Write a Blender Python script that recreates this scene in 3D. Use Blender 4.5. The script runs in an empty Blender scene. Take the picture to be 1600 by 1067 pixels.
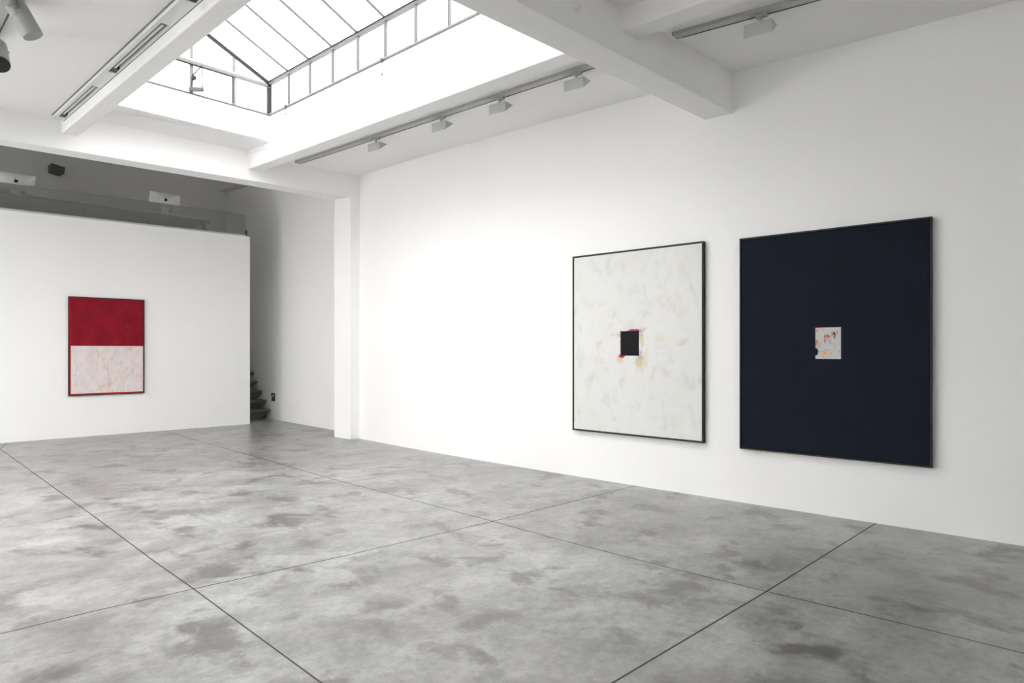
import bpy, bmesh, math, random
from mathutils import Vector, Matrix
random.seed(7)
S = bpy.context.scene
COL = S.collection

# ------------------------------------------------------------------ camera
cam_d = bpy.data.cameras.new('camera'); cam = bpy.data.objects.new('camera', cam_d); COL.objects.link(cam)
cam.location = (0, 0, 1.6)
cam.rotation_euler = (math.radians(90), 0, math.radians(-47.43))
cam_d.sensor_width = 36; cam_d.lens = 36 * 1042.3 / 1600
cam_d.shift_y = 14.5 / 1600
cam_d.clip_end = 200
S.camera = cam

# ------------------------------------------------------------------ daylight, exposure
W = bpy.data.worlds.new('overcast_sky'); S.world = W; W.use_nodes = True
bg = W.node_tree.nodes['Background']; bg.inputs[0].default_value = (1.0, 0.994, 0.992, 1); bg.inputs[1].default_value = 1.0
S.view_settings.view_transform = 'Standard'; S.view_settings.look = 'None'
S.view_settings.gamma = 1; S.view_settings.use_curve_mapping = False
S.view_settings.exposure = 3.87
S.cycles.max_bounces = 14; S.cycles.diffuse_bounces = 12; S.cycles.glossy_bounces = 4
S.cycles.transparent_max_bounces = 16
S.cycles.caustics_reflective = False; S.cycles.caustics_refractive = False
S.cycles.use_denoising = True


def portal(name, loc, sx, sy, rot=(0, 0, 0)):
    l = bpy.data.lights.new(name, 'AREA'); l.shape = 'RECTANGLE'; l.size = sx; l.size_y = sy
    l.cycles.is_portal = True
    o = bpy.data.objects.new(name, l); COL.objects.link(o); o.location = loc; o.rotation_euler = rot


portal('skylight_portal', (3.78, 6.7, 4.86), 2.4, 6.1)
portal('fill_window_portal', (-3.5, -14.98, 1.9), 3.0, 2.8, (math.radians(-90), 0, 0))
portal('fill_window_portal', (-4.98, 12.4, 1.5), 2.0, 3.0, (0, math.radians(-90), 0))
portal('skylight_portal', (-2.4, 6.7, 4.86), 4.4, 6.1)  # portal under the added left rooflight


# ------------------------------------------------------------------ node helper
class NT:
    def __init__(s, name):
        s.m = bpy.data.materials.new(name); s.m.use_nodes = True
        s.t = s.m.node_tree; s.n = s.t.nodes; s.l = s.t.links
        s.bsdf = s.n['Principled BSDF']; s.out = s.n['Material Output']
        s.tc = None

    def new(s, typ, **k):
        n = s.n.new(typ)
        for a, b in k.items(): setattr(n, a, b)
        return n

    def put(s, sock, v):
        if isinstance(v, bpy.types.NodeSocket): s.l.new(v, sock)
        else:
            if isinstance(v, tuple) and len(v) == 3 and sock.type == 'RGBA': v = (*v, 1)
            sock.default_value = v

    def math(s, op, a, b=0.0, c=None, clamp=False):
        n = s.new('ShaderNodeMath', operation=op, use_clamp=clamp)
        s.put(n.inputs[0], a); s.put(n.inputs[1], b)
        if c is not None: s.put(n.inputs[2], c)
        return n.outputs[0]

    def coord(s, kind='Object'):
        if s.tc is None: s.tc = s.new('ShaderNodeTexCoord')
        return s.tc.outputs[kind]

    def mapping(s, vec, scale=(1, 1, 1), loc=(0, 0, 0), rot=(0, 0, 0)):
        n = s.new('ShaderNodeMapping'); s.put(n.inputs[0], vec)
        n.inputs['Scale'].default_value = scale; n.inputs['Location'].default_value = loc; n.inputs['Rotation'].default_value = rot
        return n.outputs[0]

    def noise(s, vec, scale, detail=4, rough=0.55, dist=0.0, color=False):
        n = s.new('ShaderNodeTexNoise'); s.put(n.inputs['Vector'], vec)
        n.inputs['Scale'].default_value = scale; n.inputs['Detail'].default_value = detail
        n.inputs['Roughness'].default_value = rough; n.inputs['Distortion'].default_value = dist
        return n.outputs['Color' if color else 'Fac']

    def ramp(s, fac, stops, interp='LINEAR'):
        n = s.new('ShaderNodeValToRGB'); s.put(n.inputs[0], fac); cr = n.color_ramp; cr.interpolation = interp
        while len(cr.elements) < len(stops): cr.elements.new(0.5)
        for e, (p, c) in zip(cr.elements, stops):
            e.position = p; e.color = (*c, 1) if isinstance(c, tuple) else (c, c, c, 1)
        return n.outputs[0]

    def mix(s, fac, a, b, mode='MIX'):
        n = s.new('ShaderNodeMix', data_type='RGBA', blend_type=mode)
        s.put(n.inputs[0], fac); s.put(n.inputs[6], a); s.put(n.inputs[7], b)
        return n.outputs[2]

    def xyz(s, vec):
        n = s.new('ShaderNodeSeparateXYZ'); s.put(n.inputs[0], vec); return n.outputs

    def smooth(s, v, lo, hi, a=0.0, b=1.0):
        n = s.new('ShaderNodeMapRange', interpolation_type='SMOOTHSTEP'); s.put(n.inputs[0], v)
        n.inputs[1].default_value = lo; n.inputs[2].default_value = hi; n.inputs[3].default_value = a; n.inputs[4].default_value = b
        return n.outputs[0]

    def step(s, v, lo, hi, soft=0.002):      # 1 inside lo..hi
        return s.math('MULTIPLY', s.smooth(v, lo - soft, lo + soft), s.smooth(v, hi - soft, hi + soft, 1, 0))

    def box(s, u, v, u0, v0, u1, v1, soft=0.002):
        return s.math('MULTIPLY', s.step(u, u0, u1, soft), s.step(v, v0, v1, soft))

    def blob(s, u, v, cx, cy, rx, ry, warp=None, wa=0.5, soft=0.35, rot=0.0):
        du = s.math('SUBTRACT', u, cx); dv = s.math('SUBTRACT', v, cy)
        if rot:
            c, q = math.cos(rot), math.sin(rot)
            a = s.math('ADD', s.math('MULTIPLY', du, c), s.math('MULTIPLY', dv, q))
            b = s.math('SUBTRACT', s.math('MULTIPLY', dv, c), s.math('MULTIPLY', du, q)); du, dv = a, b
        a = s.math('POWER', s.math('ABSOLUTE', s.math('DIVIDE', du, rx)), 2.0)
        b = s.math('POWER', s.math('ABSOLUTE', s.math('DIVIDE', dv, ry)), 2.0)
        d = s.math('SQRT', s.math('ADD', a, b))
        if warp is not None: d = s.math('ADD', d, s.math('MULTIPLY', s.math('SUBTRACT', warp, 0.5), wa * 2))
        return s.smooth(d, 1 - soft, 1 + soft, 1, 0)

    def bump(s, h, strength=0.2, dist=0.01):
        n = s.new('ShaderNodeBump'); n.inputs['Strength'].default_value = strength; n.inputs['Distance'].default_value = dist
        s.put(n.inputs['Height'], h); s.l.new(n.outputs[0], s.bsdf.inputs['Normal'])

    def fin(s, color=None, rough=0.5, metal=0.0, spec=0.5):
        if color is not None: s.put(s.bsdf.inputs['Base Color'], color)
        s.put(s.bsdf.inputs['Roughness'], rough); s.bsdf.inputs['Metallic'].default_value = metal
        s.bsdf.inputs['Specular IOR Level'].default_value = spec
        return s.m


def plain(name, col, rough=0.5, metal=0.0, spec=0.5, vary=0.04, sc=6.0):
    t = NT(name); f = t.noise(t.coord(), sc, 3)
    a = tuple(c * (1 - vary) for c in col); b = tuple(min(1, c * (1 + vary)) for c in col)
    return t.fin(t.mix(f, a, b), rough, metal, spec)


def plaster(name, base, bumpy=0.12):
    t = NT(name); o = t.coord()
    f = t.noise(o, 0.9, 5, 0.6); g = t.noise(o, 14, 4, 0.6)
    c = t.mix(t.ramp(f, [(0.3, 0.0), (0.7, 1.0)]), tuple(x * 0.985 for x in base), base)
    t.bump(t.math('ADD', t.math('MULTIPLY', f, 2.0), t.math('MULTIPLY', g, 0.25)), bumpy, 0.02)
    return t.fin(c, 0.85, 0, 0.25)


M_wall = plaster('white_wall_paint', (0.90, 0.896, 0.892))
M_ceil = plaster('white_ceiling_paint', (0.89, 0.886, 0.882), 0.2)
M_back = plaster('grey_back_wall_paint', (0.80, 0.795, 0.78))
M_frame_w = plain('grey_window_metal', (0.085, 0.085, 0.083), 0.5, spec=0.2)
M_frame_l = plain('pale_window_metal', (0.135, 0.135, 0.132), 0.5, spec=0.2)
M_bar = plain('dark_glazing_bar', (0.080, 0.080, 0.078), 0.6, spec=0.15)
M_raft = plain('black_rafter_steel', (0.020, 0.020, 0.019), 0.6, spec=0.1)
M_frame_d = plain('dark_window_metal', (0.12, 0.12, 0.11), 0.5)
M_fix = plain('light_grey_enamel', (0.52, 0.52, 0.50), 0.45)
M_fixd = plain('mid_grey_enamel', (0.33, 0.33, 0.32), 0.5)
M_fixw = plain('white_enamel', (0.80, 0.80, 0.79), 0.4)
M_shadow_line = plain('shadow_line_grey', (0.17, 0.17, 0.165), 0.7)  # dark grey of the strips drawn as shade lines along the trough
M_tr = plain('pale_grey_enamel', (0.72, 0.72, 0.705), 0.5)
M_track = plain('grey_track_metal', (0.46, 0.46, 0.445), 0.5)
M_black = plain('black_plastic', (0.012, 0.012, 0.012), 0.45)
M_refl = plain('brushed_reflector', (0.55, 0.55, 0.54), 0.35, 0.7)
M_alu = plain('brushed_aluminium', (0.90, 0.90, 0.89), 0.42, 0.85)
M_chrome = plain('dull_steel', (0.45, 0.45, 0.43), 0.35, 0.8)
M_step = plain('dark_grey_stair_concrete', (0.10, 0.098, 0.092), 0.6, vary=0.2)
M_joint = plain('dark_joint_filler', (0.045, 0.042, 0.04), 0.8)
M_frameP = plain('black_stained_frame', (0.014, 0.013, 0.012), 0.5, spec=0.35, vary=0.3, sc=40)
M_desk = plain('dark_desk_top', (0.16, 0.155, 0.15), 0.5)
M_spk = plain('charcoal_loudspeaker', (0.12, 0.12, 0.115), 0.7)
M_cloth = plain('white_paper', (0.82, 0.82, 0.80), 0.8)


def glass_mat(name, refl=0.06, tint=(0.97, 0.98, 0.97), milky=0.0, milk=(0.3, 0.3, 0.29)):
    t = NT(name); tr = t.new('ShaderNodeBsdfTransparent'); tr.inputs[0].default_value = (*tint, 1)
    gl = t.new('ShaderNodeBsdfGlossy'); gl.inputs['Roughness'].default_value = 0.05
    m = t.new('ShaderNodeMixShader'); m.inputs[0].default_value = refl
    t.l.new(tr.outputs[0], m.inputs[1]); t.l.new(gl.outputs[0], m.inputs[2]); last = m
    if milky:
        d = t.new('ShaderNodeBsdfDiffuse'); f = t.noise(t.coord(), 1.2, 2)
        t.put(d.inputs[0], t.mix(f, tuple(c * 0.8 for c in milk), tuple(c * 1.15 for c in milk)))
        m2 = t.new('ShaderNodeMixShader'); m2.inputs[0].default_value = milky
        t.l.new(last.outputs[0], m2.inputs[1]); t.l.new(d.outputs[0], m2.inputs[2]); last = m2
    t.l.new(last.outputs[0], t.out.inputs[0]); t.n.remove(t.bsdf)
    return t.m


M_glass = glass_mat('dimming_skylight_glass', 0.04, (0.54, 0.54, 0.538))  # even grey tint set to weaken the daylight from the main rooflight
M_glass2 = glass_mat('clear_fill_window_glass', 0.04)
M_parapet = glass_mat('smoked_parapet_glass', 0.10, (0.72, 0.72, 0.71), 0.25, (0.30, 0.30, 0.285))


def floor_mat():
    t = NT('polished_concrete'); o = t.coord()
    w = t.noise(o, 2.6, 4, 0.6, color=True)
    wv = t.new('ShaderNodeVectorMath', operation='MULTIPLY_ADD'); t.put(wv.inputs[0], w); wv.inputs[1].default_value = (0.22, 0.22, 0); t.put(wv.inputs[2], o)
    p = wv.outputs[0]
    big = t.noise(t.mapping(o, loc=(3.1, 1.7, 0)), 0.40, 3, 0.5)
    mid = t.noise(t.mapping(p, (0.9, 1.1, 1)), 1.5, 9, 0.68)
    spots = t.noise(t.mapping(p, (1.1, 0.85, 1), (7, 3, 0)), 2.3, 7, 0.62)
    cloud = t.noise(t.mapping(p, (1, 1, 1), (2, 9, 0)), 5.5, 7, 0.65)
    fine = t.noise(o, 17, 8, 0.80); grain = t.noise(o, 190, 2, 0.6)
    base = t.ramp(mid, [(0.33, (0.165, 0.162, 0.158)), (0.47, (0.255, 0.255, 0.250)), (0.61, (0.345, 0.346, 0.340))])
    c = t.mix(t.ramp(cloud, [(0.42, 0.50), (0.54, 0.0)]), base, t.mix(1.0, base, (0.66, 0.65, 0.64), 'MULTIPLY'))
    c = t.mix(t.ramp(spots, [(0.53, 0.0), (0.63, 0.78)]), c, (0.085, 0.078, 0.076))
    c = t.mix(t.ramp(big, [(0.42, 0.0), (0.60, 0.55)]), c, t.mix(0.5, c, (0.120, 0.110, 0.107)))
    c = t.mix(t.ramp(fine, [(0.47, 0.0), (0.62, 0.60)]), c, t.mix(1.0, c, (1.30, 1.30, 1.29), 'MULTIPLY'))
    c = t.mix(t.ramp(fine, [(0.35, 0.55), (0.47, 0.0)]), c, t.mix(1.0, c, (0.66, 0.65, 0.64), 'MULTIPLY'))
    c = t.mix(0.30, c, t.mix(1.0, c, t.ramp(grain, [(0.3, 0.50), (0.7, 1.50)]), 'MULTIPLY'))
    r = t.math('ADD', t.math('MULTIPLY', mid, 0.12), 0.25)
    t.bump(t.math('ADD', fine, t.math('MULTIPLY', grain, 0.3)), 0.05, 0.004)
    return t.fin(c, r, 0, 0.85)


M_floor = floor_mat()


# ------------------------------------------------------------------ mesh helper
class MB:
    def __init__(s): s.v = []; s.f = []; s.mi = []; s.uv = {}

    def poly(s, pts, mi=0, uv=None):
        i = len(s.v); s.v += [tuple(p) for p in pts]; s.f.append(tuple(range(i, i + len(pts)))); s.mi.append(mi)
        if uv: s.uv[len(s.f) - 1] = uv
        return s

    def hexa(s, b, t, mi=0):          # bottom ring (ccw from above), top ring
        i = len(s.v); n = len(b); s.v += [tuple(p) for p in b] + [tuple(p) for p in t]
        s.f.append(tuple(i + k for k in reversed(range(n)))); s.f.append(tuple(i + n + k for k in range(n)))
        for k in range(n): s.f.append((i + k, i + (k + 1) % n, i + n + (k + 1) % n, i + n + k))
        s.mi += [mi] * (n + 2)
        return s

    def box(s, x0, y0, z0, x1, y1, z1, mi=0):
        return s.hexa([(x0, y0, z0), (x1, y0, z0), (x1, y1, z0), (x0, y1, z0)], [(x0, y0, z1), (x1, y0, z1), (x1, y1, z1), (x0, y1, z1)], mi)

    def bar(s, a, b, w, h, up=(0, 0, 1), mi=0):   # rectangular bar a->b, width w (sideways), height h (along up)
        a = Vector(a); b = Vector(b); d = (b - a).normalized(); u = Vector(up); sd = d.cross(u).normalized(); u = sd.cross(d).normalized()
        q = [sd * w / 2 + u * h / 2, -sd * w / 2 + u * h / 2, -sd * w / 2 - u * h / 2, sd * w / 2 - u * h / 2]
        return s.hexa([a + k for k in q], [b + k for k in q], mi)

    def tube(s, pts, r, n=16, mi=0, caps=True):     # pts list of (center, radius or None)
        P = [Vector(p) for p in pts]; R = r if isinstance(r, (list, tuple)) else [r] * len(P)
        rings = []
        d0 = None
        for k, p in enumerate(P):
            d = (P[min(k + 1, len(P) - 1)] - P[max(k - 1, 0)])
            if d.length < 1e-9: d = d0
            d = d.normalized(); d0 = d
            ref = Vector((0, 0, 1)) if abs(d.z) < 0.9 else Vector((1, 0, 0))
            a = d.cross(ref).normalized(); b = d.cross(a).normalized()
            i = len(s.v)
            for j in range(n):
                t = 2 * math.pi * j / n; s.v.append(tuple(p + (a * math.cos(t) + b * math.sin(t)) * R[k]))
            rings.append(i)
        for k in range(len(P) - 1):
            for j in range(n):
                s.f.append((rings[k] + j, rings[k] + (j + 1) % n, rings[k + 1] + (j + 1) % n, rings[k + 1] + j)); s.mi.append(mi)
        if caps:
            s.f.append(tuple(rings[0] + j for j in reversed(range(n)))); s.mi.append(mi)
            s.f.append(tuple(rings[-1] + j for j in range(n))); s.mi.append(mi)
        return s

    def build(s, name, mats, parent=None, bevel=0.0, smooth=False, seg=2):
        me = bpy.data.meshes.new(name)
        off = Vector(parent['_o']) if parent is not None and '_o' in parent.keys() else Vector((0, 0, 0))
        me.from_pydata([tuple(Vector(v) - off) for v in s.v], [], s.f)
        for m in (mats if isinstance(mats, (list, tuple)) else [mats]): me.materials.append(m)
        for p, k in zip(me.polygons, s.mi): p.material_index = k
        if s.uv:
            ul = me.uv_layers.new(name='UVMap')
            for fi, uv in s.uv.items():
                for li, c in zip(me.polygons[fi].loop_indices, uv): ul.data[li].uv = c
        bm = bmesh.new(); bm.from_mesh(me)
        if not s.uv: bmesh.ops.remove_doubles(bm, verts=bm.verts, dist=1e-5)
        bmesh.ops.recalc_face_normals(bm, faces=bm.faces)
        if bevel: bmesh.ops.bevel(bm, geom=[e for e in bm.edges if len(e.link_faces) == 2 and e.calc_face_angle(0) > 0.5], offset=bevel, segments=seg, affect='EDGES', profile=0.5)
        bm.to_mesh(me); bm.free()
        if smooth:
            me.polygons.foreach_set('use_smooth', [True] * len(me.polygons)); me.set_sharp_from_angle(angle=math.radians(30))
        o = bpy.data.objects.new(name, me); COL.objects.link(o)
        if parent is not None: o.parent = parent
        return o


def tag(o, label=None, cat=None, group=None, kind=None):
    if label: o['label'] = label
    if cat: o['category'] = cat
    if group: o['group'] = group
    if kind: o['kind'] = kind
    return o


def thing(name, loc, label, cat, group=None, rot=(0, 0, 0), kind=None):
    o = bpy.data.objects.new(name, None); COL.objects.link(o); o.location = loc; o.rotation_euler = rot
    o.empty_display_size = 0.1
    o['_o'] = [0.0, 0.0, 0.0]
    return tag(o, label, cat, group, kind)


def world_thing(name, loc, label, cat, group=None, kind=None):    # parts are given in world coordinates
    o = thing(name, loc, label, cat, group, kind=kind); o['_o'] = [float(c) for c in loc]; return o


def struct(mb, name, m, label, cat, parent=None, **k):
    o = mb.build(name, m, parent, **k)
    return tag(o, label, cat, kind='structure')


def copy_tree(o, parent=None):
    c = o.copy(); COL.objects.link(c)
    if parent is not None: c.parent = parent
    for ch in [x for x in bpy.data.objects if x.parent == o]: copy_tree(ch, c)
    return c


# ------------------------------------------------------------------ room lines (the old building is a little out of square)
def zc(x, y): return 4.465 + 0.0305 * y + 0.018 * (x - 6.84)           # ceiling plane
def yfar(x): return 10.28 + 0.0545 * (6.87 - x)                          # near face of far cross beam
def ynear(x): return 3.07 + 0.0500 * (6.84 - x)                          # camera-side face of near cross beam
def wl_out(y): return 2.50 + 0.034 * (y - 10.45)                         # left ceiling beam, outer and inner edge
def wl_in(y): return 2.70 + 0.035 * (y - 10.5)
def wr_in(y): return 4.84 + 0.026 * (y - 3.18)                           # right ceiling beam
def wr_out(y): return wr_in(y) + 0.225
def zs(y): return 4.325 + 0.0265 * (y - 3.18)                            # underside of the long beams

YB, YE = -15.0, 19.0
XL = -5.0
WX = [(-15.0, 6.86), (0.6, 6.86), (1.7, 6.842), (3.0, 6.825), (4.27, 6.815), (5.6, 6.825), (6.96, 6.855), (8.0, 6.90), (9.1, 6.97), (10.25, 7.07), (10.8, 7.12)]

# floor with saw-cut joints
f = MB(); f.poly([(XL, YB, 0), (9, YB, 0), (9, YE, 0), (XL, YE, 0)])
JA = [(2.60, 14.30), (2.36, 13.49), (2.305, 12.476), (2.022, 7.466), (1.894, 5.424), (1.854, 4.608), (1.794, 3.669), (1.745, 2.853), (1.72, 0), (1.70, YB)]
JB = [(5.079, 14.19), (5.079, 13.73), (4.848, 10.525), (4.782, 9.381), (4.633, 7.598), (4.547, 5.675), (4.487, 4.366), (4.439, 3.63), (4.407, 2.628), (4.411, 1.755), (4.43, 0.94), (4.43, 0.2), (4.45, YB)]
J1 = [(XL, 4.95), (0.819, 4.681), (1.258, 4.667), (1.855, 4.608), (2.959, 4.483), (4.487, 4.366), (6.815, 4.27)]
J2 = [(XL, 7.7), (1.306, 7.48), (2.019, 7.44), (3.054, 7.301), (3.39, 7.266), (4.62, 7.20), (6.855, 6.956)]
J3 = [(XL, 2.1), (2.694, 1.817), (4.412, 1.754), (6.84, 1.70)]
J4 = [(XL, -0.9), (6.86, -1.05)]
J5 = [(XL, 10.35), (6.88, 10.25)]
for J, w in ((JA, 0.010), (JB, 0.010), (J1, 0.011), (J2, 0.007), (J3, 0.012), (J4, 0.01)):
    vert = abs(J[-1][1] - J[0][1]) > abs(J[-1][0] - J[0][0])
    for (xa, ya), (xb, yb) in zip(J, J[1:]):
        h = w / 2
        if vert: f.poly([(xa - h, ya, .0006), (xa + h, ya, .0006), (xb + h, yb, .0006), (xb - h, yb, .0006)], 1)
        else: f.poly([(xa, ya - h, .0006), (xb, yb - h, .0006), (xb, yb + h, .0006), (xa, ya + h, .0006)], 1)
struct(f, 'floor', [M_floor, M_joint], 'polished grey concrete floor with cloudy stains and thin saw-cut joints', 'floor')

# right wall
w = MB()
for (ya, xa), (yb, xb) in zip(WX, WX[1:]):
    w.poly([(xa, ya, 0), (xb, yb, 0), (xb, yb, 5.3), (xa, ya, 5.3)])
    w.poly([(xa + .25, ya, 0), (xa + .25, ya, 5.3), (xb + .25, yb, 5.3), (xb + .25, yb, 0)])
    w.poly([(xa, ya, 5.3), (xb, yb, 5.3), (xb + .25, yb, 5.3), (xa + .25, ya, 5.3)])
wr = w.build('wall_right', M_wall, smooth=True); tag(wr, 'long white plaster wall that carries the white and the navy painting', 'wall', kind='structure')

# column carrying the far cross beam
c = MB(); c.hexa([(6.885, 10.28, 0), (7.30, 10.26, 0), (7.30, 10.78, 0), (6.87, 10.785, 0)], [(6.885, 10.28, 4.4), (7.30, 10.26, 4.4), (7.30, 10.78, 4.4), (6.87, 10.785, 4.4)])
struct(c, 'column', M_wall, 'square white pillar standing in front of the right wall at the passage', 'pillar', bevel=0.008)

# far cross beam
def zfb(x): return 4.295 + 0.0145 * (x - 1.8)
xs_ = [XL, 7.30]
b = MB()
b.hexa([(XL, yfar(XL), zfb(XL)), (7.3, yfar(7.3), zfb(7.3)), (7.3, yfar(7.3) + .50, zfb(7.3) + .03), (XL, yfar(XL) + .50, zfb(XL) + .06)],
       [(XL, yfar(XL), 4.99), (7.3, yfar(7.3), 5.03), (7.3, yfar(7.3) + .50, 5.03), (XL, yfar(XL) + .50, 4.99)])
struct(b, 'ceiling_beam_far', M_ceil, 'white cross beam running above the opening to the mezzanine', 'beam', bevel=0.012)
# near cross beam
b = MB()
b.hexa([(XL, ynear(XL), 4.13), (6.95, ynear(6.95), 4.13), (6.95, ynear(6.95) + .325, 4.13), (XL, ynear(XL) + .37, 4.13)],
       [(XL, ynear(XL), 4.98), (6.95, ynear(6.95), 4.98), (6.95, ynear(6.95) + .325, 4.98), (XL, ynear(XL) + .37, 4.98)])
struct(b, 'ceiling_beam_near', M_ceil, 'thick white cross beam meeting the right wall above the paintings', 'beam', bevel=0.012)
# second cross beam behind the camera
b = MB(); b.box(XL, -1.4, 4.13, 6.95, -1.05, 4.98)
struct(b, 'ceiling_beam_rear', M_ceil, 'white cross beam behind the viewpoint', 'beam', bevel=0.012)


def long_beam(name, xo, xi, y0, y1, label, splay):   # xo: side towards the aisle, xi: side towards the skylight (left beam); splay: top x of the well side
    m = MB(); n = 10
    ys = [y0 + (y1 - y0) * k / n for k in range(n + 1)]
    for a, c in zip(ys, ys[1:]):
        def ring(y):
            lo, hi = min(xo(y), xi(y)), max(xo(y), xi(y))
            return lo, hi
        l0, h0 = ring(a); l1, h1 = ring(c)
        t0, t1 = splay(a), splay(c)
        P = lambda y, l, h, t: [(l, y, zs(y)), (h, y, zs(y) + .004), (h, y, 4.80), (l, y, 4.80)]
        A = P(a, l0, h0, t0); B = P(c, l1, h1, t1); k = len(A); i = len(m.v)
        m.v += A + B
        for j in range(k): m.f.append((i + j, i + (j + 1) % k, i + k + (j + 1) % k, i + k + j)); m.mi.append(0)
        if a == ys[0]: m.f.append(tuple(i + j for j in range(k))); m.mi.append(0)
        if c == ys[-1]: m.f.append(tuple(i + k + j for j in range(k))); m.mi.append(0)
    o = m.build(name, M_ceil)
    bv = o.modifiers.new('soft_edges', 'BEVEL'); bv.width = 0.018; bv.segments = 3; bv.limit_method = 'ANGLE'; bv.angle_limit = math.radians(35)
    tag(o, label, 'beam', kind='structure')


def sp_r(y): return 5.34 - 0.012 * (10.36 - y)
def sp_l(y): return 2.43
long_beam('ceiling_beam_right', wr_out, wr_in, ynear(4.9) + .3, yfar(5.1) + .04, 'white long beam bordering the skylight on the painting side', sp_r)
long_beam('ceiling_beam_left', wl_out, wl_in, ynear(2.5) + .3, yfar(2.7) + .04, 'white long beam bordering the skylight beside the fluorescent trough', sp_l)
NB = MB(); NB.hexa([(wr_in(-1.06), -1.06, 4.215), (wr_out(-1.06), -1.06, 4.215), (wr_out(3.2), ynear(5) + .02, 4.335), (wr_in(3.2), ynear(5) + .02, 4.33)],
                   [(wr_in(-1.06), -1.06, 4.9), (wr_out(-1.06), -1.06, 4.9), (wr_out(3.2), ynear(5) + .02, 4.9), (wr_in(3.2), ynear(5) + .02, 4.9)])
struct(NB, 'ceiling_beam_short', M_ceil, 'white long beam leaving the near cross beam towards the viewpoint', 'beam', bevel=0.012)
NB = MB(); NB.hexa([(2.10, -1.06, 4.215), (2.32, -1.06, 4.215), (2.45, 3.29, 4.335), (2.24, 3.29, 4.33)], [(2.10, -1.06, 4.9), (2.32, -1.06, 4.9), (2.45, 3.29, 4.9), (2.24, 3.29, 4.9)])
struct(NB, 'ceiling_beam_overhead', M_ceil, 'white long beam above the viewpoint left of the near bay', 'beam', bevel=0.012)

# ceilings (one plane, cut around the skylight wells)
c = MB()
def slab(x0, y0, x1, y1, th=0.12):
    q = [(x0, y0), (x1, y0), (x1, y1), (x0, y1)]
    c.hexa([(x, y, zc(x, y)) for x, y in q], [(x, y, zc(x, y) + th) for x, y in q])
slab(XL - .2, 3.1, -4.6, 10.7); slab(-4.6, 9.635, -0.2, 10.7); slab(-4.6, 3.1, -0.2, 3.79)
for xa, xb, ya, yb_ in ((-4.63, -4.6, 3.79, 9.635), (-0.2, -0.17, 3.79, 9.635), (-4.63, -0.17, 9.62, 9.66), (-4.63, -0.17, 3.75, 3.79)): c.box(xa, ya, 4.45, xb, yb_, 4.80)
q_ = [(-0.2, 3.1), (2.36, 3.1), (2.60, 10.7), (-0.2, 10.7)]
c.hexa([(x, y, zc(x, y)) for x, y in q_], [(x, y, zc(x, y) + .12) for x, y in q_]); slab(5.0, 3.1, 7.15, 10.5)
slab(XL - .2, YB, 2.2, 3.6); slab(4.95, YB, 7.15, 3.3)
c.hexa([(2.45, 10.0, 4.795), (2.45, 9.93, 4.795), (5.05, 9.65, 4.80), (5.05, 10.6, 4.80), (2.45, 10.6, 4.795)][1:], [(2.45, 10.0, 4.93), (2.45, 9.93, 4.93), (5.05, 9.65, 4.93), (5.05, 10.6, 4.93), (2.45, 10.6, 4.93)][1:])
c.hexa([(2.45, 9.64, 4.80), (5.05, 9.60, 4.80), (5.05, 9.68, 4.80), (2.45, 9.96, 4.795)], [(2.45, 9.64, 4.93), (5.05, 9.60, 4.93), (5.05, 9.68, 4.93), (2.45, 9.96, 4.93)])
slab(2.1, YB, 5.1, 3.2)
struct(c, 'ceiling', M_ceil, 'white plaster ceiling on both sides of the skylight', 'ceiling')

# room walls out of the picture
m = MB(); m.box(XL - .2, YB, 0, XL, 10.9, 6.6); m.box(XL - .2, 13.9, 0, XL, YE, 6.6); m.box(XL - .2, 10.9, 0, XL, 13.9, .5); m.box(XL - .2, 10.9, 2.5, XL, 13.9, 6.6)
struct(m, 'wall_left', M_wall, 'white wall with one added window closing the hall on the left', 'wall')
m = MB(); m.box(XL - .2, YB - .2, 0, 7.1, YB, .5); m.box(XL - .2, YB - .2, 3.3, 7.1, YB, 5.0); m.box(-2.0, YB - .2, .5, 7.1, YB, 3.3)
struct(m, 'wall_rear', M_wall, 'white wall behind the viewpoint with an added wide window', 'wall')
t = world_thing('fill_window_rear', (-3.6, YB - .1, .5), 'added unseen window giving fill light from behind the viewpoint', 'window', kind='structure')  # added out of view, brightens the hall from behind
m = MB()
for z in (.5, 3.24): m.box(-5.1, YB - .13, z, -2, YB - .07, z + .06)
for k in range(4): m.box(-5 + .98 * k, YB - .13, .56, -4.94 + .98 * k, YB - .07, 3.24)
m.build('frame', M_fixw, t)
MB().poly([(-5.2, YB - .1, .5), (-2, YB - .1, .5), (-2, YB - .1, 3.3), (-5.2, YB - .1, 3.3)]).build('glass', M_glass2, t)
t = world_thing('fill_window_left', (XL - .1, 12.4, .5), 'added unseen window in the left wall, for fill light', 'window', kind='structure')  # added out of view to light the passage and far wall
m = MB()
for z in (.5, 2.44): m.box(XL - .13, 10.9, z, XL - .07, 13.9, z + .06)
for k in range(4): m.box(XL - .13, 10.9 + .98 * k, .56, XL - .07, 10.96 + .98 * k, 2.44)
m.build('frame', M_fixw, t)
MB().poly([(XL - .1, 10.9, .5), (XL - .1, 13.9, .5), (XL - .1, 13.9, 2.5), (XL - .1, 10.9, 2.5)]).build('glass', M_glass2, t)

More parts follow.
